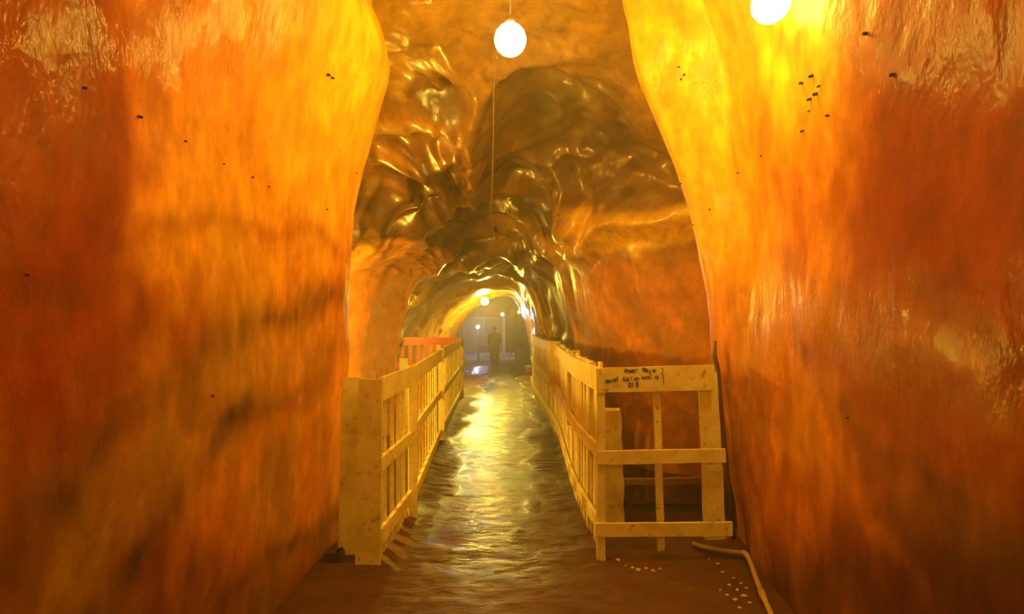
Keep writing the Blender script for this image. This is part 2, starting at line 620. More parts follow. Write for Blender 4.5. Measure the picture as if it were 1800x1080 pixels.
def tint_near(V):
    p = V.reshape(-1, 3)
    Y, z = p[:, 1], p[:, 2]
    q = np.stack([Y, z], -1)
    wq = q + np.stack([fbm(p * [1, 1.6, 1.6], 4, 70), fbm(p * [1, 1.6, 1.6], 4, 75)], -1) * .13
    n1 = fbm(p * [1, 1.3, .8], 4, 50)
    n2 = fbm(p * [1, 7, 2.2], 4, 55)
    left = p[:, 0] < 0
    c = np.tile(ORANGE, (len(p), 1))
    c = lerp(c, YELLOW, .25 + .9 * n1)
    # ---- left wall
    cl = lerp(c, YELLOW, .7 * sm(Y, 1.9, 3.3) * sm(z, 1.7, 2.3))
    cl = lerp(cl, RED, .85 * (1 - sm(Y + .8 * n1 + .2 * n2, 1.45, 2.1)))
    cl = lerp(cl, RED, .38 * np.exp(-(polydist(wq, wall_yz([(0, 500), (150, 455), (260, 405), (380, 392), (520, 420), (620, 460)], -1.22)) / .06) ** 2))
    lowmask = 1 - sm(z + .12 * n1, 1.15, 1.85)
    cl = lerp(cl, OLIVE, .55 * lowmask * (.5 + 1.4 * n1) + .25 * lowmask)
    for pts, wd, colr, a in [
            ([(625, 525), (480, 545), (350, 600), (300, 660), (200, 760), (80, 860), (0, 950)], .11, DARK, .75),
            ([(560, 640), (500, 700), (400, 740), (340, 850), (270, 950), (200, 1060), (120, 1200)], .10, DARK, .95),
            ([(420, 560), (330, 680), (280, 800), (160, 960)], .12, OLIVE, .75),
            ([(600, 900), (500, 970), (450, 1020), (380, 1075)], .06, DARK, .6),
            ([(600, 600), (450, 760), (400, 900), (330, 1040)], .10, ORANGE * .8, .6),
            ([(0, 700), (120, 720), (300, 560), (420, 470)], .12, RED, .5),
            ([(20, 480), (130, 500)], .08, DARK, .5)]:
        d = polydist(wq, wall_yz(pts, -1.22))
        cl = lerp(cl, colr, a * np.exp(-(d / wd) ** 2) * (.75 + .8 * n2))
    # ---- right wall
    cr = lerp(c, YELLOW * 1.0, .85 * sm(Y, 3.2, 3.5) * sm(z, 1.3, 2.1))  # lamplight on the turned pillar edge painted yellow
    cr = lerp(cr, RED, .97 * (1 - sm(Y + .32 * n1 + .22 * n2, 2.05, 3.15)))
    cr = lerp(cr, ORANGE, .3 * np.exp(-((Y - 2.6) / .3) ** 2))
    lowr = 1 - sm(z + .15 * n1 - .25 * (Y - 2), 1.0, 1.7)
    cr = lerp(cr, BROWN, lowr * (.55 + .5 * n1))
    for pts, wd, colr, a in [
            ([(1480, 720), (1560, 830), (1650, 880), (1740, 940), (1800, 1010)], .07, DARK, .75),
            ([(1690, 510), (1760, 560), (1850, 600)], .05, DARK, .6),
            ([(1560, 520), (1660, 560), (1800, 680)], .08, BROWN, .6),
            ([(1560, 900), (1650, 960), (1800, 1060)], .10, DARK, .5),
            ([(1340, 560), (1370, 650), (1500, 860), (1560, 960), (1640, 1060)], .04, ORANGE * .9, .55),
            ([(1330, 740), (1400, 860), (1460, 960), (1480, 1080)], .05, ORANGE * .9, .6),
            ([(1310, 820), (1340, 930), (1380, 1060)], .04, RED, .7),
            ([(1400, 620), (1500, 640), (1650, 760), (1800, 800)], .15, RED, .55),
            ([(1470, 590), (1600, 620), (1800, 700)], .07, OLIVE, .5)]:
        d = polydist(wq, wall_yz(pts, 1.43))
        cr = lerp(cr, colr, a * np.exp(-(d / wd) ** 2) * (.75 + .8 * n2))
    cl = lerp(cl, np.array([.10, .035, .002]), .7 * (1 - sm(z + .35 * (Y - 1.4) + .15 * n1, .55, 1.15)))  # fading light low on the near left wall painted dark
    cr = lerp(cr, np.array([.07, .022, .002]), .8 * (1 - sm(z + .55 * (Y - 1.6) + .25 * n1, .75, 1.25)))  # light falloff in the low right corner put into the colour
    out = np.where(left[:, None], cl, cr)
    # back faces of the two pillars and the crown
    out *= (1 + .12 * n2)[:, None]
    return out.reshape(V.shape)


def tint_cham(V):
    p = V.reshape(-1, 3)
    Y, z = p[:, 1], p[:, 2]
    n1 = fbm(p * [.7, .7, 1.2], 4, 80)
    n2 = fbm(p * [3, 3, 5], 3, 85)
    c = np.tile(np.array([.17, .064, .002]), (len(p), 1))
    c = lerp(c, np.array([.09, .030, .002]), .5 + 1.5 * n1)
    c = lerp(c, np.array([.60, .30, .010]), .7 * np.clip(n1 * 2.4 - .3, 0, 1) + .2 * n2)
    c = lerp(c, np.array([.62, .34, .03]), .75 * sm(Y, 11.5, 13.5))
    c = lerp(c, np.array([.60, .34, .03]), .6 * (1 - sm(Y + .5 * n1, 4.9, 6.0)) * sm(z, 2.9, 3.4))  # bulb glow on the nearby ceiling painted as a lighter tint
    low = 1 - sm(z, 1.9, 2.5)
    side = sm(p[:, 0], .3, .8)
    st = fbm(np.stack([(p[:, 0] + p[:, 2] * .75) * 3.0, p[:, 1] * 1.2, p[:, 2] * .3], -1), 4, 90)
    c = lerp(c, lerp(np.tile(BROWN * .95, (len(p), 1)), ORANGE * .85, .35 + 1.2 * st), low * side * (1 - sm(Y, 9.2, 10.2)))
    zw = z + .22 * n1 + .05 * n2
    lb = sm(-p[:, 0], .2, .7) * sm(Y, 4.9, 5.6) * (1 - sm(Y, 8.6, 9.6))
    c = lerp(c, np.array([.07, .022, .002]), .85 * lb * sm(zw, 2.45, 2.58) * (1 - sm(zw, 2.85, 3.05)))  # shade between the left ledges painted dark
    c = lerp(c, np.array([.75, .30, .012]), .8 * lb * sm(zw, 1.9, 2.1) * (1 - sm(zw, 2.42, 2.55)))  # golden glints below the ledge painted bright orange
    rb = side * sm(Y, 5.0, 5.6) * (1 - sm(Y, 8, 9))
    c = lerp(c, np.array([.85, .50, .02]), .9 * rb * sm(zw, 2.15, 2.3) * (1 - sm(zw, 2.6, 2.8)))  # lamplit shelf above the right alcove painted yellow
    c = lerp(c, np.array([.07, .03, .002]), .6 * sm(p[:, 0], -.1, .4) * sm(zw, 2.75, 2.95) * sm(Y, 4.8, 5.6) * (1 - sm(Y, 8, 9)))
    # dark slab at the end of the streaked wall
    c = lerp(c, DARK, .8 * side * low * sm(Y, 8.7, 9.1) * (1 - sm(Y, 9.9, 10.4)))
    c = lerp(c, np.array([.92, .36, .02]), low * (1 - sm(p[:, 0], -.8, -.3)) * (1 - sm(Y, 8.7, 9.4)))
    # veins
    v = np.abs(noise(p * [1.3, 1.3, 2.4] + n2[:, None] * .4, 95))
    c = lerp(c, DARK, .45 * (1 - sm(v, .0, .05)) * (1 - low * .8) * (1 - sm(Y, 11, 12)))
    c *= (1 + .2 * n2)[:, None]
    return c.reshape(V.shape)


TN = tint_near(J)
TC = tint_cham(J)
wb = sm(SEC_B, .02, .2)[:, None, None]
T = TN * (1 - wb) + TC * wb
_x, _y, _z = J[:, :, 0], J[:, :, 1], J[:, :, 2]
wet = 1 - .93 * sm(_x, .3, .7) * (1 - sm(_z, 2.1, 2.5)) * sm(_y, 4.8, 5.4) * (1 - sm(_y, 10.6, 11.6))
wet = wet * (1 - .6 * sm(_x, .0, .35) * sm(_z, 2.4, 2.7) * sm(_y, 4.1, 4.5) * (1 - sm(_y, 8.5, 10)))
T = np.concatenate([T, wet[:, :, None]], -1)
i_flare = int(np.argmax(SEC_B > .03))
i_ch = int(np.argmax(SEC_B >= 1))
i_tun = int(np.argmax(SEC_Y > 12.6))
cutL, cutR = int(NP * .74), (2 * NP - 1) - int(NP * .74)
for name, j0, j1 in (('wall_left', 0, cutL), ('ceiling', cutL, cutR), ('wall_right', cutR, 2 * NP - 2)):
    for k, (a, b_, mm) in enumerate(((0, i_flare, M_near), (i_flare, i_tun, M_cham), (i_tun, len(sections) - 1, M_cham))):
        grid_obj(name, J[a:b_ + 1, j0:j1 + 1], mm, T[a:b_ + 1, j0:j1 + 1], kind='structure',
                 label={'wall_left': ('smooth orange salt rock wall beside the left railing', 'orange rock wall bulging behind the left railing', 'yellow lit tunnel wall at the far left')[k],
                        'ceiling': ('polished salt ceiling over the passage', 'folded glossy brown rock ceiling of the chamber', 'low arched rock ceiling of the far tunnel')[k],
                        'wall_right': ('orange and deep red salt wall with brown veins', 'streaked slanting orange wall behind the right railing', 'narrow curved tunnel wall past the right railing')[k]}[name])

# end wall behind the viewer
yb = -3.5
ring = J[0]
ccen = np.array([0, yb - .3, 1.6])
cap = np.stack([ring * (1 - t) + ccen * t for t in np.linspace(0, 1, 14)], 0)
grid_obj('wall_back', cap, M_near, np.broadcast_to(ORANGE * .7, cap.shape).copy(), kind='structure', label='rock wall closing the passage behind the viewer')

# ------------------------------------------------------------------ hall beyond the tunnel
HY0, HY1 = 17.0, 31.5
nh = 60
hs = []
ringH = J[-1]
for k in range(nh):
    t = k / (nh - 1)
    if k < 10:
        g = k / 9
        y = HY0 + .6 * g
    else:
        g = 1
        y = HY0 + .6 + (HY1 - HY0 - .6) * (k - 9) / (nh - 10)
    big = np.concatenate([superell(5.2, 3.9, -.9, -.6, NP, -1, 3), superell(4.4, 3.9, -.9, -.6, NP, 1, 3)[::-1][1:]], 0)
    gg = g ** .8
    row = np.zeros((2 * NP - 1, 3))
    row[:, 0] = ringH[:, 0] * (1 - gg) + big[:, 0] * gg
    row[:, 2] = ringH[:, 2] * (1 - gg) + big[:, 1] * gg
    row[:, 1] = y + (ringH[:, 1] - HY0) * (1 - gg)
    hs.append(row)
H = np.array(hs)
pp = H.reshape(-1, 3)
dn = .28 * fbm(pp * .6, 4, 130)
cc = np.array([-.6, 0, 1.2])
dirn = pp - cc
dirn[:, 1] = 0
dirn /= np.linalg.norm(dirn, axis=1)[:, None]
H = (pp - dirn * (dn * np.repeat(np.minimum(1, np.arange(nh) / 6), 2 * NP - 1))[:, None]).reshape(H.shape)
hc = lerp(np.tile(np.array([.22, .12, .03]), (len(pp), 1)), np.array([.10, .075, .015]), .5 + fbm(pp * .8, 3, 133)).reshape(H.shape)
for name, j0, j1, lb in (('wall_left', 0, cutL, 'dim rock wall at the left of the far hall'), ('ceiling', cutL, cutR, 'dim rock roof of the far hall'), ('wall_right', cutR, 2 * NP - 2, 'dim olive rock wall at the right of the far hall')):
    grid_obj(name, H[:, j0:j1 + 1], M_hall, hc[:, j0:j1 + 1], kind='structure', label=lb)
bx = np.linspace(-6.5, 5, 60)
bz = np.linspace(-1, 4.4, 34)
BX, BZ = np.meshgrid(bx, bz)
bp = np.stack([BX, np.full_like(BX, HY1 - .3), BZ], -1)
bn = fbm(bp.reshape(-1, 3) * .9, 4, 140).reshape(BX.shape)
bp[:, :, 1] += .3 * bn
bt = lerp(np.tile(np.array([.33, .20, .10]), (BX.size, 1)), np.array([.08, .075, .015]), sm(BX.reshape(-1), -.55, -.2)).reshape(bp.shape)  # floodlit part painted mauve, unlit part dark olive
grid_obj('wall_back', bp, M_hall, bt, kind='structure', label='rock wall closing the far hall, its floodlight and shade painted mauve and olive')


# ------------------------------------------------------------------ floor
def floor_mat(name, wet=True):
    m, nt, b = new_mat(name)
    at = nd(nt, 'ShaderNodeVertexColor', layer_name='tint')
    n1 = noise_node(nt, 7, 6, (.6, 1, 1), .6)
    n2 = noise_node(nt, 28, 5, (.5, 1.2, 1), .6)
    n3 = noise_node(nt, 90, 3, (.7, 1, 1), .6)
    mul = nd(nt, 'ShaderNodeMix', data_type='RGBA', blend_type='MULTIPLY')
    mul.inputs['Factor'].default_value = .6
    r = ramp(nt, [(.3, .45), (.7, 1.25)], n1.outputs['Fac'])
    nt.links.new(at.outputs['Color'], mul.inputs['A'])
    nt.links.new(r.outputs[0], mul.inputs['B'])
    nt.links.new(mul.outputs['Result'], b.inputs['Base Color'])
    sep = nd(nt, 'ShaderNodeMapRange')
    nt.links.new(at.outputs['Alpha'], sep.inputs['Value'])
    sep.inputs['To Min'].default_value = .75
    sep.inputs['To Max'].default_value = .06
    nt.links.new(sep.outputs[0], b.inputs['Roughness'])
    b.inputs['Specular IOR Level'].default_value = .6
    bump_chain(nt, b, [(n1.outputs['Fac'], .3, .03), (n2.outputs['Fac'], .6, .012), (n3.outputs['Fac'], .5, .004)])
    return m


M_floor = floor_mat('wet_trodden_salt_floor')


REDGE = np.array([tuple(v)[:2] for v in smooth_pts([(3.57, .60, 0), (4.2, .555, 0), (4.9, .54, 0), (6.1, .57, 0), (7.2, .60, 0), (8.3, .57, 0), (9.5, .52, 0), (11.4, .45, 0), (13, .47, 0)], 8)])


def path_edges(Y):
    """left and right fence lines: the raised path lies between"""
    l = np.interp(Y, [3.55, 4.32, 7.07, 11, 12.5], [-.84, -.80, -.92, -1.02, -1.05])
    r = np.interp(Y, REDGE[:, 0], REDGE[:, 1])
    return l, r


xs = np.concatenate([np.linspace(-3.6, -1.3, 16), np.linspace(-1.27, 1.6, 120), np.linspace(1.65, 3.6, 12)])
ys = np.concatenate([np.linspace(-3.6, 1.5, 40, endpoint=False), np.linspace(1.5, 7, 330, endpoint=False), np.linspace(7, 13, 230, endpoint=False), np.linspace(13, 18, 90)])
FX, FY = np.meshgrid(xs, ys)
fp = np.stack([FX.ravel(), FY.ravel(), np.zeros(FX.size)], -1)
slope = np.array([flr(y) for y in ys])[:, None] * np.ones_like(FX)
el, er = path_edges(FY.ravel())
wobl = .06 * fbm(fp * [3, 3, 1], 3, 201)
out = np.maximum(el - .02 + wobl - fp[:, 0], fp[:, 0] - er - .10 + wobl)
inch = sm(fp[:, 1], 4.12, 4.25) * (1 - sm(fp[:, 1], 12.4, 13.2))
drop = sm(out, -.01, .22) * inch
rip = .008 * fbm(fp * [2.0, 4.2, 1], 2, 210) + .0055 * fbm(fp * [7, 13, 1], 4, 214, .62)
centre = 1 - np.abs(fp[:, 0] + .20) / .60
wetm = np.clip(sm(centre + .35 * fbm(fp * [2.0, 1.1, 1], 3, 220), -.05, .45), 0, 1) * sm(fp[:, 1] + .9 * fbm(fp * [3, 5, 1], 4, 225), 2.3, 4.3)
rip = rip * (1 + 1.6 * sm(fp[:, 1], 11, 14))
z = rip * (1.1 - .35 * wetm) - .012 * wetm + slope.ravel() - .62 * drop + .03 * sm(out, -.16, -.02) * (1 - sm(out, -.02, .08)) * inch
fz = np.stack([fp[:, 0], fp[:, 1], z], -1).reshape(FX.shape + (3,))
ft = lerp(np.tile(np.array([.11, .036, .004]), (len(fp), 1)), np.array([.055, .024, .003]), sm(fp[:, 1], 3, 6))
ft = lerp(ft, np.array([.05, .020, .005]), .75 * np.clip(inch * sm(out, -.05, .1), 0, 1))
fo = grid_obj('floor', fz, M_floor, ft.reshape(FX.shape + (3,)), flip=False, kind='structure', label='wet brown trodden salt path between the railings')
ca = fo.data.color_attributes['tint']
cbuf = np.zeros(len(fp) * 4, np.float32)
ca.data.foreach_get('color', cbuf)
cbuf = cbuf.reshape(-1, 4)
cbuf[:, 3] = .15 + .85 * wetm
ca.data.foreach_set('color', cbuf.ravel())


def floor_z(x, y):
    return float(fz[int(np.argmin(np.abs(ys - y))), int(np.argmin(np.abs(xs - x))), 2])


xs2 = np.linspace(-6, 4.5, 110)
ys2 = np.linspace(17.9, 32, 190)
GX, GY = np.meshgrid(xs2, ys2)
gp = np.stack([GX.ravel(), GY.ravel(), np.zeros(GX.size)], -1)
gz = np.array([flr(y) for y in ys2])[:, None] + (.05 * fbm(gp * [2, 4, 1], 3, 230)).reshape(GX.shape)
g3 = np.stack([GX, GY, gz], -1)
grid_obj('floor', g3, M_floor, np.broadcast_to(np.array([.16, .10, .03]), g3.shape).copy(), kind='structure', label='wet uneven floor of the far hall')

# water in the two pools beside the path
m, nt, b = new_mat('still_dark_water')
b.inputs['Base Color'].default_value = (.02, .012, .004, 1)
b.inputs['Roughness'].default_value = .04
b.inputs['Specular IOR Level'].default_value = .35
nw = noise_node(nt, 5, 3)
bump_chain(nt, b, [(nw.outputs['Fac'], .15, .02)])
M_water = m
for x0, x1, lb in ((-3.3, -.75, 'dark still pool behind the left railing'), (.45, 3.2, 'dark still pool behind the right railing')):
    wx, wy = np.linspace(x0, x1, 12), np.linspace(4.25, 12.9, 40)
    WX, WY = np.meshgrid(wx, wy)
    grid_obj('water', np.stack([WX, WY, np.full_like(WX, -.19)], -1), M_water, kind='structure', label=lb)


# ------------------------------------------------------------------ haze in the tunnel air
def haze_box(name, x0, x1, y0, y1, z0, z1, dens, colr, label, an=.35):
    bm = bmesh.new()
    bmesh.ops.create_cube(bm, size=1)
    for v in bm.verts:
        v.co = Vector(((x0 + x1) / 2 + v.co.x * (x1 - x0), (y0 + y1) / 2 + v.co.y * (y1 - y0), (z0 + z1) / 2 + v.co.z * (z1 - z0)))
    mm, nt, b = new_mat(name)
    nt.nodes.remove(b)
    v = nd(nt, 'ShaderNodeVolumeScatter', Density=dens, Anisotropy=an)
    v.inputs['Color'].default_value = tuple(colr) + (1,)
    nt.links.new(v.outputs[0], nt.nodes['Material Output'].inputs['Volume'])
    return from_bm(name, bm, mm, None, kind='stuff', label=label)


haze_box('haze', -7, 6, -.6, 33, -1.5, 5, .026, (.95, .80, .60), 'thin damp haze glowing around the lamps', .4)


# ------------------------------------------------------------------ lamps
def lamp(key, label, group=None, hang=.35, category='lamp'):
    pos, watts, colr, r = LAMPS[key]
    root = empty('hanging_bulb', label, category, pos, group=group)
    bm = bmesh.new()
    prof = [(0, -r)] + [(r * math.sin(a), -r * math.cos(a)) for a in np.linspace(.25, 2.75, 14)]
    rings = []
    n = 20
    for rr, zz in prof[1:]:
        rings.append([bm.verts.new((rr * math.cos(2 * PI * i / n), rr * math.sin(2 * PI * i / n), zz)) for i in range(n)])
    bot = bm.verts.new((0, 0, -r))
    for i in range(n):
        bm.faces.new((bot, rings[0][(i + 1) % n], rings[0][i]))
    for a, b in zip(rings[:-1], rings[1:]):
        for i in range(n):
            bm.faces.new((a[i], a[(i + 1) % n], b[(i + 1) % n], b[i]))
    for v in bm.verts:
        v.co *= .93
    gl = glow('glowing_glass_' + key, (1, .66, .16), 9)
    from_bm('globe', bm, gl, root, True)
    bm = tube_bm([(0, 0, r * .85), (0, 0, r * .95), (0, 0, r * 1.12), (0, 0, r * 1.2)], [r * .34, r * .34, r * .26, r * .12], 14)
    from_bm('socket', bm, M_sock, root, True)
    bm = tube_bm([(0, 0, r * 1.5), (.004, 0, r * 1.5 + hang * .5), (0, 0, r * 1.5 + hang)], .005, 6)
    from_bm('cord', bm, M_cord, root, True)
    ld = bpy.data.lights.new('bulb_light', 'POINT')
    ld.energy = watts
    ld.color = colr
    ld.shadow_soft_size = r
    lo = bpy.data.objects.new('bulb_light', ld)
    put(lo, root)
    return root


lamp('near', 'large glowing round bulb hanging in front of the chamber ceiling', hang=.8)
lamp('right', 'glaring bulb close to the right wall at the top edge', hang=.35)
lamp('mid', 'yellow bulb under the arched roof of the far tunnel', hang=.25)
lamp('hall_a', 'small warm bulb above the standing person in the far hall', hang=1.6)
lamp('hall_b', 'small warm bulb at the right of the tunnel mouth', hang=1.6)
lamp('back', 'bulb hanging above and before the passage, out of the picture', hang=.25)
lamp('alcl', 'bulb in the recess behind the left rock pillar', hang=.6)
lamp('fill_alcb', 'added fill bulb hidden behind the bulging rock left of the tunnel', hang=.6)
lamp('alcr', 'bulb in the recess behind the right rock pillar', hang=.5)

# floodlight
pos, watts, colr, r = LAMPS['flood']
fl = empty('floodlight', 'bluish white floodlight on a stand in the far hall', 'lamp', (pos.x, pos.y, flr(pos.y)))
hz = pos.z - flr(pos.y)
bm = bmesh.new()
bmesh.ops.create_cone(bm, cap_ends=True, segments=20, radius1=.10, radius2=.075, depth=.12, matrix=Matrix.Translation((0, .10, hz)) @ Matrix.Rotation(-PI / 2, 4, 'X'))
from_bm('housing', bm, M_cap, fl)
bm = bmesh.new()
bmesh.ops.create_uvsphere(bm, u_segments=16, v_segments=10, radius=r * .9, matrix=Matrix.Translation((0, 0, hz)))
from_bm('lens', bm, glow('cool_glow', (.7, .8, 1), 9), fl, True)
bm = tube_bm([(0, .12, 0), (0, .12, hz - .06)], .022, 8)
from_bm('pole', bm, M_cap, fl)
for a in (0, 2.1, 4.2):
    bm = tube_bm([(0, .12, .30), (.28 * math.cos(a), .12 + .28 * math.sin(a), .012)], .012, 6)
    from_bm('leg', bm, M_cap, fl)
ld = bpy.data.lights.new('flood_light', 'POINT')
ld.energy, ld.color, ld.shadow_soft_size = watts, colr, r
lo = bpy.data.objects.new('flood_light', ld)
lo.location = (0, 0, hz)
put(lo, fl)


# ------------------------------------------------------------------ left railing
def lp(Y, z, off=0):
    l, _ = path_edges(Y)
    return Vector((float(l) + .03 + off, Y, z))


def rail_along(fn, y0, y1, z0, z1, width, height, parent, mat, step=.25, name='rail', off=0, wob=.002):
    n = max(2, int(abs(y1 - y0) / step) + 1)
    pts = [fn(y0 + (y1 - y0) * k / (n - 1), z0 + (z1 - z0) * k / (n - 1), off) for k in range(n)]
    bm = sweep_box(pts, width, height, wob=wob)
    bmesh.ops.bevel(bm, geom=[e for e in bm.edges if len(e.link_faces) == 2 and e.calc_face_angle(0) > .8], offset=.003, segments=1, affect='EDGES')
    return from_bm(name, bm, mat, parent)


LR = empty('wooden_railing', 'cream wooden railing on the left edge of the path, with wide end planks', 'railing', (0, 0, 0))
# two wide planks at the near end
from_bm('plank', plank_bm(P(611, 976, 3.64), P(617.5, 664, 3.64), (1, .38, 0), .118, .025, 8, .002, .106), M_wood, LR)
from_bm('plank', plank_bm(P(647, 993, 3.50), P(652.5, 667, 3.50), (1, 0, 0), .155, .028, 8, .002, .142), M_wood, LR)
from_bm('post', plank_bm((-.885, 3.60, -.03), (-.885, 3.60, 1.10), (1, 0, 0), .06, .07, 4), M_wood2, LR)
# rails in sections
TOPZ = 1.155
for (y0, y1, zz) in ((3.53, 4.34, 0), (4.36, 7.05, -.004), (7.05, 11.2, 0)):
    rail_along(lp, y0, y1, TOPZ - .075 + zz, TOPZ - .075 + zz, .024, .145, LR, M_wood)
for (y0, y1, z0, z1) in ((3.48, 4.34, .62, .615), (4.38, 7.05, .64, .60), (7.08, 11.2, .58, .60)):
    rail_along(lp, y0, y1, z0, z1, .028, .085, LR, M_wood)
for (y0, y1, z0, z1) in ((3.50, 4.34, .175, .17), (4.38, 7.05, .12, .12), (7.08, 11.2, .12, .12)):
    rail_along(lp, y0, y1, z0, z1, .028, .09, LR, M_wood)
for y in (4.35, 7.07, 11.1):
    a = lp(y, -.02, .012)
    b = lp(y, TOPZ + .005, .012)
    from_bm('post', plank_bm(a, b, (1, .3, 0), .065, .05, 6), M_wood, LR)
slat_y = [3.72, 3.90, 4.08, 4.24] + list(np.arange(4.55, 6.98, .235)) + list(np.arange(7.3, 11.0, .27))
for y in slat_y:
    y += random.uniform(-.015, .015)
    off = -.035
    a = lp(y, -.04 + random.uniform(0, .04), off)
    b = lp(y + random.uniform(-.012, .012), TOPZ - .03, off)
    from_bm('slat', plank_bm(a, b, (0, 1, 0), random.uniform(.06, .085), .018, 3, .001), M_wood2 if random.random() < .3 else M_wood, LR)

# ------------------------------------------------------------------ right railing
def rp(Y, z, off=0):
    _, r = path_edges(Y)
    return Vector((float(r) - .03 - off, Y, z))


RR = empty('wooden_railing', 'cream wooden railing on the right edge of the path, with handwriting on its front board', 'railing', (0, 0, 0))
RT = 1.20
rail_along(rp, 3.56, 8.4, RT - .075, RT - .075, .022, .15, RR, M_wood, .3)
rail_along(rp, 8.42, 13.0, RT - .075, RT - .075, .022, .15, RR, M_wood, .3)
rail_along(rp, 3.56, 8.4, .66, .66, .024, .085, RR, M_wood, .3)
rail_along(rp, 8.42, 13.0, .66, .66, .024, .085, RR, M_wood, .3)
rail_along(rp, 3.56, 7.3, .195, .19, .024, .085, RR, M_wood, .3)
rail_along(rp, 7.32, 13.0, .19, .20, .024, .085, RR, M_wood, .3)
for y in (5.35, 7.2, 9.1, 11.1, 12.95):
    from_bm('post', plank_bm(rp(y, -.03, -.075), rp(y, RT - .004, -.075), (1, 0, 0), .05, .05, 5), M_wood, RR)
y = 3.78
while y < 12.9:
    if True:
        a = rp(y, -.05 + random.uniform(-.01, .04), -.032)
        b = rp(y + random.uniform(-.01, .01), RT + random.uniform(-.03, .035), -.032)
        from_bm('slat', plank_bm(a, b, (0, 1, 0), random.uniform(.085, .115), .018, 3, .001), M_wood2 if random.random() < .35 else M_wood, RR)
    y += .132
# boards seen above the top rail from the back
for (px, py, Y, wd) in ((1033, 637, 4.0, .05), (1018, 628, 4.5, .06), (1002, 616, 5.2, .12), (972, 600, 7.6, .16)):
    t = P(px, py, Y)
    from_bm('batten', plank_bm((t.x + .03, Y, .55), (t.x + .03, Y, t.z), (1, .2, 0), wd, .022, 3), M_wood2, RR)

# front panel facing the viewer
Zp = 3.57


def bar(x0, ya, x1, yb, Y, h, th=.022, mat=M_wood, name='rail', h2=None, Y2=None):
    a, b_ = P(x0, ya, Y), P(x1, yb, Y2 or Y)
    return from_bm(name, plank_bm(a, b_, (0, 0, 1), h, th, 8, .0015, h2), mat, RR)


board = bar(1048, 669, 1255, 663.5, Zp, .152, name='writing_board', h2=.158)
bar(1052, 805, 1275, 801, Zp - .01, .083)
bar(1047, 932, 1287, 930, Zp - .005, .085)
# small end pieces of the side rails at the corner
from_bm('post', plank_bm(P(1056, 988, 3.60), P(1055, 655, 3.60), (1, 0, 0), .05, .06, 6), M_wood, RR)
from_bm('plank', plank_bm(P(1080, 920, 3.68), P(1074, 716, 3.68), (1, 0, 0), .128, .03, 12, .006, .122, notch=.03), M_wood2, RR)
from_bm('slat', plank_bm(P(1162, 968, 3.62), P(1153, 650, 3.62), (1, 0, 0), .046, .02, 5, .0015, .044), M_wood, RR)
from_bm('plank', plank_bm(P(1257, 948, 3.63), P(1243, 655, 3.63), (1, 0, 0), .135, .024, 10, .003, .12), M_wood, RR)

# handwriting in black marker
STROKES = {
    'A': [[(0, 0), (.35, 1), (.7, 0)], [(.12, .4), (.62, .42)]],
    'n': [[(0, .6), (.05, 0)], [(.04, .4), (.25, .6), (.42, .45), (.45, 0)]],
    'w': [[(0, .6), (.12, .02), (.3, .45), (.42, .02), (.62, .62)]],
    'e': [[(0, .3), (.38, .36), (.3, .58), (.1, .52), (.02, .22), (.18, .0), (.42, .12)]],
    'r': [[(0, .6), (.05, 0)], [(.04, .38), (.2, .6), (.38, .55)]],
    'R': [[(.15, .95), (.12, 0)], [(-.1, .85), (.3, 1.0), (.62, .9), (.58, .62), (.18, .5), (.4, .3), (.7, .02)]],
    'a': [[(.4, .55), (.15, .6), (.0, .3), (.15, .03), (.36, .2), (.42, .58), (.42, .1), (.52, 0)]],
    'j': [[(.2, .6), (.2, -.25), (.02, -.38), (-.1, -.2)], [(.2, .85), (.22, .9)]],
    'H': [[(0, .9), (.03, 0)], [(.5, .9), (.5, 0)], [(-.1, .42), (.62, .46)]],
    'u': [[(0, .6), (.03, .15), (.2, 0), (.36, .2), (.38, .6), (.42, 0)]],
    'z': [[(0, .58), (.38, .6), (.05, .05), (.42, .04)]],
    't': [[(.15, .95), (.15, .1), (.35, .02)], [(-.05, .62), (.42, .68)]],
    'K': [[(0, .95), (.05, 0)], [(.5, .95), (.06, .45), (.5, 0)]],
    'l': [[(.05, 1.0), (.0, .5), (.05, 0)]],
    '0': [[(.25, .9), (.05, .65), (.02, .3), (.2, 0), (.42, .25), (.45, .65), (.25, .9)]],
    '1': [[(.1, .95), (.12, 0)]],
    '8': [[(.4, .8), (.2, 1.0), (.05, .8), (.25, .52), (.42, .25), (.22, 0), (.03, .22), (.2, .5), (.4, .8)]],
    '}': [[(.0, 1.0), (.35, .93), (.3, .78), (.12, .68), (.42, .62), (.5, .4), (.55, 0)]],
    'c': [[(.5, .8), (.1, .9), (.0, .4), (.25, .1), (.6, .2)]],
    '.': [[(0, .0), (.08, .03)]],
}
yface = Zp - .0125


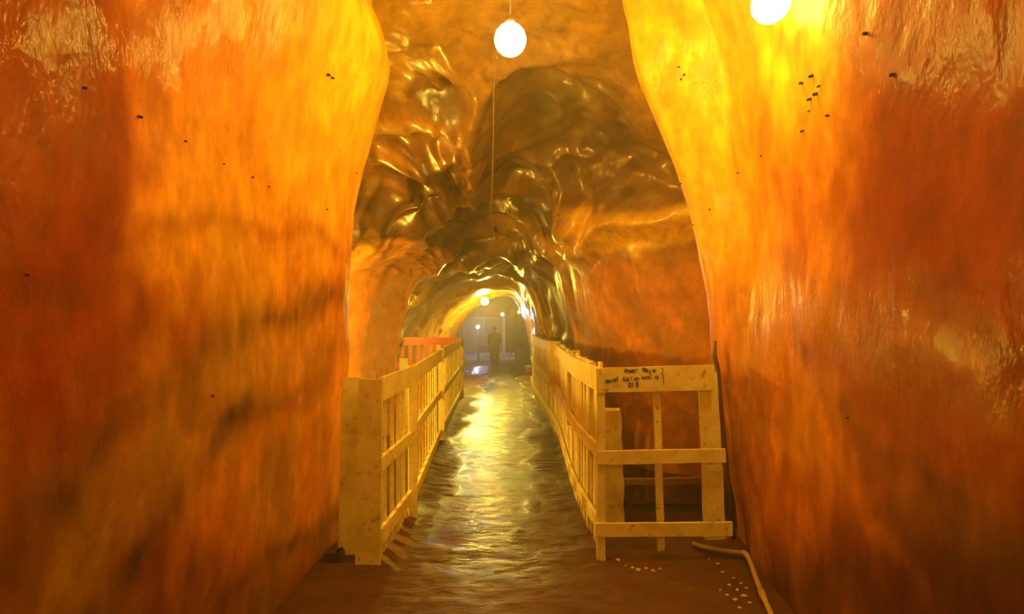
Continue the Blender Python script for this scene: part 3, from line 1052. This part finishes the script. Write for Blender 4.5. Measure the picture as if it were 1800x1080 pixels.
def write(word, x0, x1, ytop, ybot, wid, tilt=0, rad=.0020):
    bm = bmesh.new()
    for k, ch in enumerate(word):
        cw = (x1 - x0) / len(word)
        for st in STROKES[ch]:
            pts = []
            for (u, v) in st:
                px = x0 + cw * (k + .1 + u * wid)
                py = ybot - (ybot - ytop) * v + tilt * (px - x0)
                q = P(px, py, yface)
                pts.append(q)
            pts = smooth_pts(pts, 4) if len(pts) > 2 and ch not in 'AKHz' else pts
            # flat ribbon of ink with a hair of thickness
            n = len(pts)
            A, B = [], []
            for i, q in enumerate(pts):
                d = pts[min(i + 1, n - 1)] - pts[max(i - 1, 0)]
                d = d if d.length > 1e-6 else Vector((1, 0, 0))
                s = Vector((-d.z, 0, d.x)).normalized() * rad
                A.append([bm.verts.new(q + s), bm.verts.new(q - s)])
                B.append([bm.verts.new(q + s + Vector((0, -.0012, 0))), bm.verts.new(q - s + Vector((0, -.0012, 0)))])
            for i in range(n - 1):
                bm.faces.new((B[i][0], B[i][1], B[i + 1][1], B[i + 1][0]))
                bm.faces.new((A[i][0], B[i][0], B[i + 1][0], A[i + 1][0]))
                bm.faces.new((A[i][1], B[i][1], B[i + 1][1], A[i + 1][1]))
    o = from_bm('handwriting', bm, M_ink, board)
    return o


Z8 = lambda x, y: (1020 + x / 6.43, 620 + y / 6.43)
for word, zx0, zx1, zt, zb, tilt, rad in (
        ('Anwer', 492, 655, 172, 232, -.02, .0023), ('Raja', 702, 852, 176, 220, 0, .0023),
        ('Huzat', 285, 440, 300, 352, -.22, .0024), ('Kallan', 485, 668, 275, 325, -.06, .0023),
        ('wala', 690, 892, 250, 300, -.02, .0023), ('018', 540, 668, 335, 395, -.05, .0026),
        ('}', 912, 960, 172, 365, 0, .0017), ('c..', 220, 300, 210, 262, 0, .0011), ('...', 1000, 1100, 280, 300, .02, .0012)):
    (a, t_), (b2, b_) = Z8(zx0, zt), Z8(zx1, zb)
    write(word, a, b2, t_, b_, .95 if word in '}c.....' else 1.45, tilt, rad)

# ------------------------------------------------------------------ railing across the far left, its lamplight painted red
BR = empty('wooden_railing', 'wooden railing across the far end of the left pool, its red lamplight painted on', 'railing', (0, 0, 0))
YB = 11.4
xa, xb = P(690, 0, YB).x, P(809, 0, YB).x
zt = P(0, 593.5, YB).z
for k, (z0, h) in enumerate(((zt - .075, .15), (.62, .09), (.16, .09))):
    from_bm('rail', plank_bm((xa, YB, z0), (xb, YB, z0), (0, 0, 1), h, .03, 6), M_lamplit, BR)
for k in range(9):
    x = xa + .03 + (xb - xa - .06) * k / 8
    nm = 'post' if k in (0, 4, 8) else 'slat'
    from_bm(nm, plank_bm((x, YB + .035, -.3), (x, YB + .035, zt), (1, 0, 0), .09 if nm == 'post' else .07, .03, 3), M_lamplit, BR)
# short pale post stub in front of it
st = empty('wooden_stake', 'short pale wooden stake standing behind the left railing', 'stake', (0, 0, 0))
q = P(710, 630, 8.6)
from_bm('shaft', plank_bm((q.x, q.y, -.45), q, (1, 0, 0), .13, .05, 4), M_wood2, st)

# beams lying in the right pool
for (x0, ya, x1, yb_, Y, h, lb) in ((1097, 848, 1245, 842, 5.55, .09, 'brown timber beam lying along the far edge of the right pool'),):
    a, b2 = P(x0 - 30, ya, Y), P(x1 + 60, yb_, Y)
    o = from_bm('timber_beam', plank_bm(a, b2, (0, 0, 1), h * .6, .08, 10, .008), M_brown, None, label=lb, category='beam')

# ------------------------------------------------------------------ pipe, stub, crumbs, cord
pts = [P(1218, 956, 3.80), P(1240, 963, 3.70), P(1290, 971, 3.60), P(1308, 973, 3.56), P(1317, 985, 3.46), P(1328, 1015, 3.24), P(1340, 1045, 3.05), P(1352, 1072, 2.90), P(1372, 1120, 2.66), P(1400, 1190, 2.38)]
pts = [Vector((p.x, p.y, max(p.z, floor_z(p.x, p.y) + .014))) for p in smooth_pts(pts, 5)]
pipe = empty('conduit_pipe', 'pale bent conduit pipe lying on the floor along the right wall', 'pipe', (0, 0, 0))
from_bm('tube', tube_bm(pts, .0145, 10), M_pipe, pipe, True)
i = 30
from_bm('coupling', tube_bm([pts[i - 1], pts[i + 1]], .020, 10), M_pipe, pipe, True)
i = 16
from_bm('elbow', tube_bm(pts[i - 2:i + 3], .0185, 10), M_pipe, pipe, True)


def chunk(loc, s, mat, label, name='salt_chunk', cat='stone', group=None):
    bm = bmesh.new()
    bmesh.ops.create_icosphere(bm, subdivisions=2, radius=1)
    sc = Vector((random.uniform(.8, 1.3), random.uniform(.7, 1.1), random.uniform(.35, .6)))
    for v in bm.verts:
        k = 1 + random.uniform(-.22, .22)
        v.co = Vector((v.co.x * sc.x, v.co.y * sc.y, v.co.z * sc.z)) * s * k
    o = from_bm(name, bm, mat, None)
    o.location = (loc[0], loc[1], floor_z(loc[0], loc[1]) + s * .22)
    o.rotation_euler = (0, 0, random.uniform(0, 6))
    o['label'] = label
    o['category'] = cat
    if group:
        o['group'] = group
    return o


def ground(px, py):
    Y = CAMZ * F / (py - HOR)
    return P(px, py, Y)


for px, py, s in ((1262, 992, .012), (1270, 1005, .011), (1290, 1016, .010), (1282, 1030, .014), (1296, 1040, .012), (1303, 1026, .010), (1278, 1048, .012), (1292, 1056, .014), (1308, 1050, .013), (1318, 1062, .012), (1266, 1040, .009), (1300, 1068, .011), (1246, 985, .010), (1312, 1036, .009)):
    g = ground(px, py)
    chunk(g, s, M_salt, 'pale salt crumb on the dark floor beside the bent pipe', group='salt crumbs beside the pipe')
for px, py, s in ((1112, 1000, .012), (1122, 1004, .016), (1136, 1002, .012), (1148, 1006, .015), (1160, 1003, .010), (1086, 985, .014), (1100, 996, .009)):
    g = ground(px, py)
    chunk(g, s, M_salt, 'pale salt crumb on the floor before the right railing', group='salt crumbs before the right railing')

# stub of wood and iron at the foot of the left wall
g = ground(588, 990)
stub = empty('wooden_block', 'small dark wooden block at the foot of the left end planks', 'block', (g.x, g.y, 0))
from_bm('block', plank_bm((-.06, .02, .035), (.05, .0, .045), (0, 1, 0), .06, .05, 3, .004), M_edge, stub)
from_bm('spike', tube_bm([(.01, 0, .06), (.03, -.01, .085), (.055, 0, .09)], .010, 6), M_iron, stub, True)

cord_pts = [P(874, 100, 3.9), P(872, 128, 4.2), P(868, 165, 4.7), P(867.5, 235, 5.4), P(866, 300, 6.3), P(865, 340, 6.9), P(863, 372, 7.7), P(866, 400, 8.2), P(870, 425, 8.7), P(866, 448, 9.2)]
cordo = empty('electric_cord', 'thin grey electric cord running under the chamber ceiling behind the big bulb', 'cord', (0, 0, 0))
from_bm('flex', tube_bm(smooth_pts(cord_pts, 6), .006, 6), M_cord, cordo, True)
kn = P(870, 412, 8.35)
from_bm('socket', tube_bm([kn + Vector((0, 0, .13)), kn + Vector((.01, 0, .05)), kn + Vector((0, 0, -.06)), kn + Vector((0, 0, -.12))], [.015, .045, .05, .02], 8), M_cord, cordo, True)

sp = empty('crooked_stick', 'dark crooked stick wedged between the front board of the right railing and the right wall', 'stick', (0, 0, 0))
from_bm('shaft', tube_bm([P(1290, 948, 3.74), P(1281, 860, 3.74), P(1273, 780, 3.75), P(1266, 700, 3.76), P(1262, 650, 3.77), P(1255, 625, 3.77), P(1258, 600, 3.78)], [.016, .014, .017, .013, .016, .019, .007], 7), M_edge, sp, True)

# ------------------------------------------------------------------ iron pegs in the near walls (parts of the walls)
wl = bpy.data.objects['wall_left']
wr = bpy.data.objects['wall_right']
from mathutils.bvhtree import BVHTree
i1 = i_flare + 12
depsV = J[:i1 + 1]


def bvh_of(j0, j1):
    S = depsV[::2, j0:j1 + 1:2]
    n, m_, _ = S.shape
    vs = [tuple(v) for v in S.reshape(-1, 3)]
    fs = [(a * m_ + b, a * m_ + b + 1, (a + 1) * m_ + b + 1, (a + 1) * m_ + b) for a in range(n - 1) for b in range(m_ - 1)]
    return BVHTree.FromPolygons(vs, fs)


bvl, bvr = bvh_of(0, cutL), bvh_of(cutR, 2 * NP - 2)


def peg(px, py, s, wall, bv, lean=0):
    d = Vector(((px - 900) / F, 1, -(py - HOR) / F)).normalized()
    hit, nrm, _, _ = bv.ray_cast(Vector((0, 0, CAMZ)), d)
    if hit is None:
        return
    if nrm.dot(d) > 0:
        nrm = -nrm
    dd = (nrm + Vector((random.uniform(-.4, .4), random.uniform(-.4, .4), -.25))).normalized()
    bm = tube_bm([hit - dd * .01, hit + dd * s * 1.2, hit + dd * s * 1.4], [s * .55, s * .5, s * .3], 7)
    from_bm('peg', bm, M_iron, wall)


for px, py, s in ((576, 131, .014), (583, 136, .012), (244, 205, .010), (325, 248, .007), (393, 288, .006), (443, 311, .007), (471, 328, .007), (574, 368, .008), (626, 304, .008), (608, 459, .006), (147, 154, .007), (45, 483, .006), (372, 696, .008)):
    peg(px, py, s, wl, bvl)
for px, py, s in ((1410, 146, .013), (1429, 133, .014), (1441, 151, .010), (1436, 165, .015), (1425, 174, .013), (1423, 195, .008), (1456, 203, .011), (1412, 230, .011), (1571, 131, .013), (1523, 59, .014), (1194, 117, .010), (1203, 131, .012), (1197, 139, .010), (1339, 274, .008), (1298, 304, .008), (1198, 322, .009), (1248, 368, .009), (1220, 395, .008), (1491, 735, .008)):
    peg(px, py, s, wr, bvr)


# ------------------------------------------------------------------ things in the far hall
def box_bm(x0, x1, y0, y1, z0, z1, bev=.004):
    bm = bmesh.new()
    bmesh.ops.create_cube(bm, size=1)
    for v in bm.verts:
        v.co = Vector(((x0 + x1) / 2 + v.co.x * (x1 - x0), (y0 + y1) / 2 + v.co.y * (y1 - y0), (z0 + z1) / 2 + v.co.z * (z1 - z0)))
    if bev:
        bmesh.ops.bevel(bm, geom=bm.edges[:], offset=bev, segments=1, affect='EDGES')
    return bm


M_white = plain('white_board', (.75, .68, .68), .5)
M_lilac = plain('mauve_plaster', (.42, .27, .26), .7)
M_blue = plain('blue_cloth', (.25, .25, .62), .6)
M_redp = plain('red_paint', (.55, .04, .02), .5)
M_dk = plain('dark_brown_box', (.10, .035, .012), .6)
M_post = plain('pale_post', (.60, .48, .32), .5)
M_unlit = plain('unlit_rock_olive', (.10, .085, .018), .8)  # colour of the unlit rock, for the added sheet


def hx(px, Y):
    return (px - 900) / F * Y


fz29 = flr(29.3)
# pale partition panel with posts
pt = empty('partition_panel', 'pale mauve partition panel behind the floodlight', 'panel', (0, 0, 0))
from_bm('sheet', box_bm(hx(816, 30), hx(886, 30), 30.0, 30.05, flr(30), 1.5 + .006 * 30), M_lilac, pt)
for px in (816, 851, 886):
    from_bm('stud', box_bm(hx(px, 30) - .035, hx(px, 30) + .035, 29.93, 30.0, flr(30), 1.62), M_post, pt)
from_bm('top_rail', box_bm(hx(816, 30), hx(886, 30), 29.93, 30.0, 1.62, 1.70), M_post, pt)
# tall pale post
po = from_bm('wooden_pole', box_bm(hx(884, 28), hx(888, 28), 28, 28.09, flr(28), 2.05), M_post, None, label='tall pale square pole right of the standing person', category='pole')
# dark folded sheet added in place of the unlit rock at the right
bm = bmesh.new()
nx = 60
vt = []
for i in range(nx + 1):
    x = hx(890, 29) + (hx(938, 29) - hx(890, 29)) * i / nx
    yy = 29.2 + .06 * math.sin(i * 1.35) + .02 * math.sin(i * .5)
    vt.append((bm.verts.new((x, yy, flr(29) + .01)), bm.verts.new((x, yy, 2.1)), bm.verts.new((x, yy + .02, flr(29) + .01)), bm.verts.new((x, yy + .02, 2.1))))
for a, b2 in zip(vt[:-1], vt[1:]):
    bm.faces.new((a[0], b2[0], b2[1], a[1]))
    bm.faces.new((a[2], a[3], b2[3], b2[2]))
    bm.faces.new((a[1], b2[1], b2[3], a[3]))
    bm.faces.new((a[0], a[2], b2[2], b2[0]))
bm.faces.new((vt[0][0], vt[0][1], vt[0][3], vt[0][2]))
bm.faces.new((vt[-1][0], vt[-1][2], vt[-1][3], vt[-1][1]))
from_bm('shade_sheet', bm, M_unlit, None, True, label='dark olive folded sheet in place of unlit rock at the right of the far hall', category='shade_sheet')


def banner(x0, x1, Y, ztop, marks, label, colr=M_white):
    zb = flr(Y)
    e = empty('low_sign_board', label, 'sign', (0, 0, 0))
    bd = from_bm('board', box_bm(x0, x1, Y, Y + .03, zb + .03, ztop), colr, e)
    for x in (x0 + .06, x1 - .06):
        from_bm('foot', box_bm(x - .03, x + .03, Y + .03, Y + .20, zb - .01, zb + .14), M_dk, e)
    for (cx, cz, w_, h_, mm) in marks:
        from_bm('marking', box_bm(cx - w_ / 2, cx + w_ / 2, Y - .004, Y, cz - h_ / 2, cz + h_ / 2, 0), mm, bd)
    return e


Y9 = 28.8
zz = lambda py, Y=Y9: CAMZ - (py - HOR) / F * Y
banner(hx(879, Y9), hx(905, Y9), Y9, zz(620.5), [
    (hx(884.5, Y9), zz(625), .06, .14, M_dk), (hx(883.5, Y9), zz(630), .05, .08, M_dk), (hx(886.5, Y9), zz(630), .05, .08, M_dk),
    (hx(890.5, Y9), zz(624), .05, .10, M_dk), (hx(894.5, Y9), zz(627), .05, .20, M_redp), (hx(898.5, Y9), zz(625.5), .05, .22, M_redp),
    (hx(897, Y9), zz(623), .04, .06, M_dk), (hx(902, Y9), zz(626), .04, .10, M_redp)], 'low white sign board with red and black figures right of the person')
banner(hx(843, Y9), hx(865, Y9), Y9 + .1, zz(621), [
    (hx(849.5, Y9), zz(627), .07, .10, M_redp), (hx(854, Y9), zz(627), .05, .05, M_redp), (hx(857, Y9), zz(627), .05, .05, M_redp), (hx(860, Y9), zz(627), .05, .05, M_redp)],
    'low white sign board with small red lettering left of the person')
tb = empty('bench', 'low bench with a blue cloth under the floodlight', 'bench', (0, 0, 0))
from_bm('seat', box_bm(hx(818, Y9), hx(842, Y9), Y9, Y9 + .35, zz(624), zz(620)), M_blue, tb)
from_bm('front_panel', box_bm(hx(819, Y9), hx(841, Y9), Y9 + .02, Y9 + .06, flr(Y9), zz(624)), M_white, tb)
for x in (hx(820, Y9), hx(840, Y9)):
    from_bm('leg', box_bm(x - .03, x + .03, Y9 + .26, Y9 + .32, flr(Y9), zz(624)), M_dk, tb)
ct = empty('counter', 'dark counter behind the low sign board left of the person', 'counter', (0, 0, 0))
from_bm('top', box_bm(hx(842, 29.4), hx(866, 29.4), 29.2, 29.7, zz(608, 29.4), zz(606.5, 29.4)), M_post, ct)
from_bm('body', box_bm(hx(843, 29.4), hx(865, 29.4), 29.25, 29.65, flr(29.4), zz(608, 29.4)), M_dk, ct)
from_bm('storage_box', box_bm(hx(906, 28.5), hx(925, 28.5), 28.5, 28.85, flr(Y9), zz(611)), M_dk, None, label='dark reddish storage box beside the white sign board', category='box')
ck = empty('cool_box', 'small red box with a white lid by the end of the right railing', 'box', (0, 0, 0))
YC = 21.0
from_bm('body', box_bm(hx(924, YC), hx(937, YC), YC, YC + .22, flr(YC) - .01, flr(YC) + .16, .01), M_redp, ck)
from_bm('lid', box_bm(hx(923.5, YC), hx(937.5, YC), YC - .01, YC + .23, flr(YC) + .16, flr(YC) + .23, .01), M_white, ck)

# ------------------------------------------------------------------ the person
YP = 25.2
px0 = hx(869, YP)
gzp = flr(YP) + .01
M_jack = plain('brown_tunic_cloth', (.060, .022, .014), .8)
M_trou = plain('dark_trousers', (.045, .025, .020), .8)
M_skin = plain('skin', (.30, .15, .08), .5)
M_hair = plain('black_hair', (.012, .009, .008), .6)
M_shoe = plain('dark_shoes', (.03, .02, .015), .5)
pers = empty('person', 'person in a dark brown loose tunic and trousers standing in the far hall', 'person', (px0, YP, gzp), rz=.15)


def skin_fig(name, joints, edges, mat, parent, sub=2, **props):
    me = bpy.data.meshes.new(name)
    names = list(joints)
    me.from_pydata([joints[k][0] for k in names], [(names.index(a), names.index(b)) for a, b in edges], [])
    o = bpy.data.objects.new(name, me)
    put(o, parent, **props)
    mod = o.modifiers.new('Skin', 'SKIN')
    mod.use_smooth_shade = True
    sv = me.skin_vertices[0].data if me.skin_vertices else None
    if sv is None:
        bpy.context.view_layer.objects.active = o
        bm = bmesh.new()
        bm.from_mesh(me)
        bm.verts.layers.skin.verify()
        bm.to_mesh(me)
        bm.free()
        sv = me.skin_vertices[0].data
    for k, n_ in enumerate(names):
        r = joints[n_][1]
        sv[k].radius = r if hasattr(r, '__len__') else (r, r)
        sv[k].use_root = (k == 0)
    s = o.modifiers.new('Subdivision', 'SUBSURF')
    s.levels = s.render_levels = sub
    me.materials.append(mat)
    return o


# bare body: one continuous surface (faces away, +Y)
Jn = {'pelvis': ((0, 0, .93), (.135, .10)), 'waist': ((0, .0, 1.08), (.13, .095)), 'chest': ((0, .01, 1.27), (.155, .11)), 'collar': ((0, 0, 1.41), (.09, .07)),
      'neck': ((0, .005, 1.47), .052), 'jaw': ((0, .02, 1.53), (.058, .065)), 'skull': ((0, .005, 1.61), (.074, .088)), 'crown': ((0, 0, 1.67), (.045, .055))}
Ed = [('pelvis', 'waist'), ('waist', 'chest'), ('chest', 'collar'), ('collar', 'neck'), ('neck', 'jaw'), ('jaw', 'skull'), ('skull', 'crown')]
for s, nm in ((-1, 'l'), (1, 'r')):
    Jn.update({nm + 'sh': ((s * .175, 0, 1.38), .062), nm + 'el': ((s * .26, -.03, 1.12), .044), nm + 'wr': ((s * .235, .08, .90), .029), nm + 'pa': ((s * .23, .10, .845), (.036, .022)),
               nm + 'hip': ((s * .085, 0, .86), .088), nm + 'kn': ((s * .105, .03 * s + .02, .48), .056), nm + 'an': ((s * .115, .07 * s - .02, .10), .038), nm + 'to': ((s * .135, .07 * s + .12, .035), (.042, .028))})
    Ed += [('collar', nm + 'sh'), (nm + 'sh', nm + 'el'), (nm + 'el', nm + 'wr'), (nm + 'wr', nm + 'pa'), ('pelvis', nm + 'hip'), (nm + 'hip', nm + 'kn'), (nm + 'kn', nm + 'an'), (nm + 'an', nm + 'to')]
    for f, (dx, ln) in enumerate(((-.022, .07), (-.007, .08), (.008, .076), (.022, .060))):
        b0 = Vector((s * .23, .10, .83))
        bx_ = b0 + Vector((0, dx, -.012))
        k1 = bx_ + Vector((-s * .004, .004, -ln * .55))
        k2 = k1 + Vector((-s * .014, .004, -ln * .42))
        a_, b__, c_ = nm + 'f%da' % f, nm + 'f%db' % f, nm + 'f%dc' % f
        Jn.update({a_: (tuple(bx_), .009), b__: (tuple(k1), .008), c_: (tuple(k2), .007)})
        Ed += [(nm + 'pa', a_), (a_, b__), (b__, c_)]
    Jn.update({nm + 't1': ((s * .215, .135, .865), .011), nm + 't2': ((s * .205, .155, .825), .009)})
    Ed += [(nm + 'pa', nm + 't1'), (nm + 't1', nm + 't2')]
skin_fig('body', Jn, Ed, M_skin, pers, 2)

# clothing: tunic, sleeves, trousers as lathed shells round the body
def shell(rows, name, mat, parent, n=24, fold=.012):
    bm = bmesh.new()
    rings = []
    for (cx, cy, z, rx, ry) in rows:
        rg = []
        for i in range(n):
            a = 2 * PI * i / n
            k = 1 + fold * math.sin(a * 5 + z * 6) / .1 * .3
            rg.append(bm.verts.new((cx + rx * k * math.cos(a), cy + ry * k * math.sin(a), z)))
        rings.append(rg)
    for a, b in zip(rings[:-1], rings[1:]):
        for i in range(n):
            bm.faces.new((a[i], a[(i + 1) % n], b[(i + 1) % n], b[i]))
    o = from_bm(name, bm, mat, parent, True)
    s = o.modifiers.new('Solid', 'SOLIDIFY')
    s.thickness = .006
    s.offset = 1
    return o


shell([(0, 0, .66, .235, .17), (0, 0, .80, .215, .155), (0, 0, .95, .20, .145), (0, 0, 1.08, .185, .135), (0, .005, 1.22, .205, .145), (0, .005, 1.33, .215, .13), (0, 0, 1.40, .18, .105), (0, 0, 1.445, .10, .08), (0, .005, 1.475, .066, .064)], 'tunic', M_jack, pers)
for s, nm in ((-1, 'l'), (1, 'r')):
    A, B, C_ = Vector(Jn[nm + 'sh'][0]), Vector(Jn[nm + 'el'][0]), Vector(Jn[nm + 'wr'][0])
    bm = tube_bm([A + Vector((-s * .03, 0, .0)), A + Vector((s * .02, 0, -.03)), A.lerp(B, .5), B, B.lerp(C_, .5), C_ + Vector((0, 0, .01))], [.085, .082, .070, .064, .055, .046], 14)
    from_bm('sleeve', bm, M_jack, pers, True)
    h, k_, an = Vector(Jn[nm + 'hip'][0]), Vector(Jn[nm + 'kn'][0]), Vector(Jn[nm + 'an'][0])
    bm = tube_bm([h + Vector((0, 0, .05)), h.lerp(k_, .4), k_, k_.lerp(an, .5), an + Vector((0, 0, -.02))], [.115, .100, .082, .080, .072], 14)
    from_bm('trouser_leg', bm, M_trou, pers, True)
    bm = tube_bm([an + Vector((0, -.06, -.05)), an + Vector((0, -.02, -.045)), an + Vector((s * .01, .07, -.06)), an + Vector((s * .02, .17, -.072)), an + Vector((s * .02, .20, -.075))], [.03, .052, .048, .036, .02], 12)
    from_bm('shoe', bm, M_shoe, pers, True)
bm = bmesh.new()
bmesh.ops.create_uvsphere(bm, u_segments=20, v_segments=14, radius=1)
for v in bm.verts:
    v.co = Vector((v.co.x * .092, v.co.y * .104 - .008, v.co.z * .105 + 1.625))
bmesh.ops.delete(bm, geom=[v for v in bm.verts if v.co.z < 1.56 or (v.co.y > .045 and v.co.z < 1.655)], context='VERTS')
from_bm('hair', bm, M_hair, pers, True)
# face (turned away): nose, ears, eyes, mouth
bm = bmesh.new()
bmesh.ops.create_icosphere(bm, subdivisions=2, radius=.016, matrix=Matrix.Translation((0, .105, 1.585)))
for sx in (-1, 1):
    bmesh.ops.create_icosphere(bm, subdivisions=2, radius=.022, matrix=Matrix.Translation((sx * .088, .0, 1.595)) @ Matrix.Diagonal((.4, .8, 1.3, 1)))
from_bm('face_features', bm, M_skin, pers, True)
bm = bmesh.new()
for sx in (-1, 1):
    bmesh.ops.create_icosphere(bm, subdivisions=2, radius=.011, matrix=Matrix.Translation((sx * .032, .084, 1.610)))
bmesh.ops.create_icosphere(bm, subdivisions=2, radius=.018, matrix=Matrix.Translation((0, .082, 1.548)) @ Matrix.Diagonal((1.2, .5, .3, 1)))
from_bm('eyes_and_mouth', bm, M_hair, pers, True)
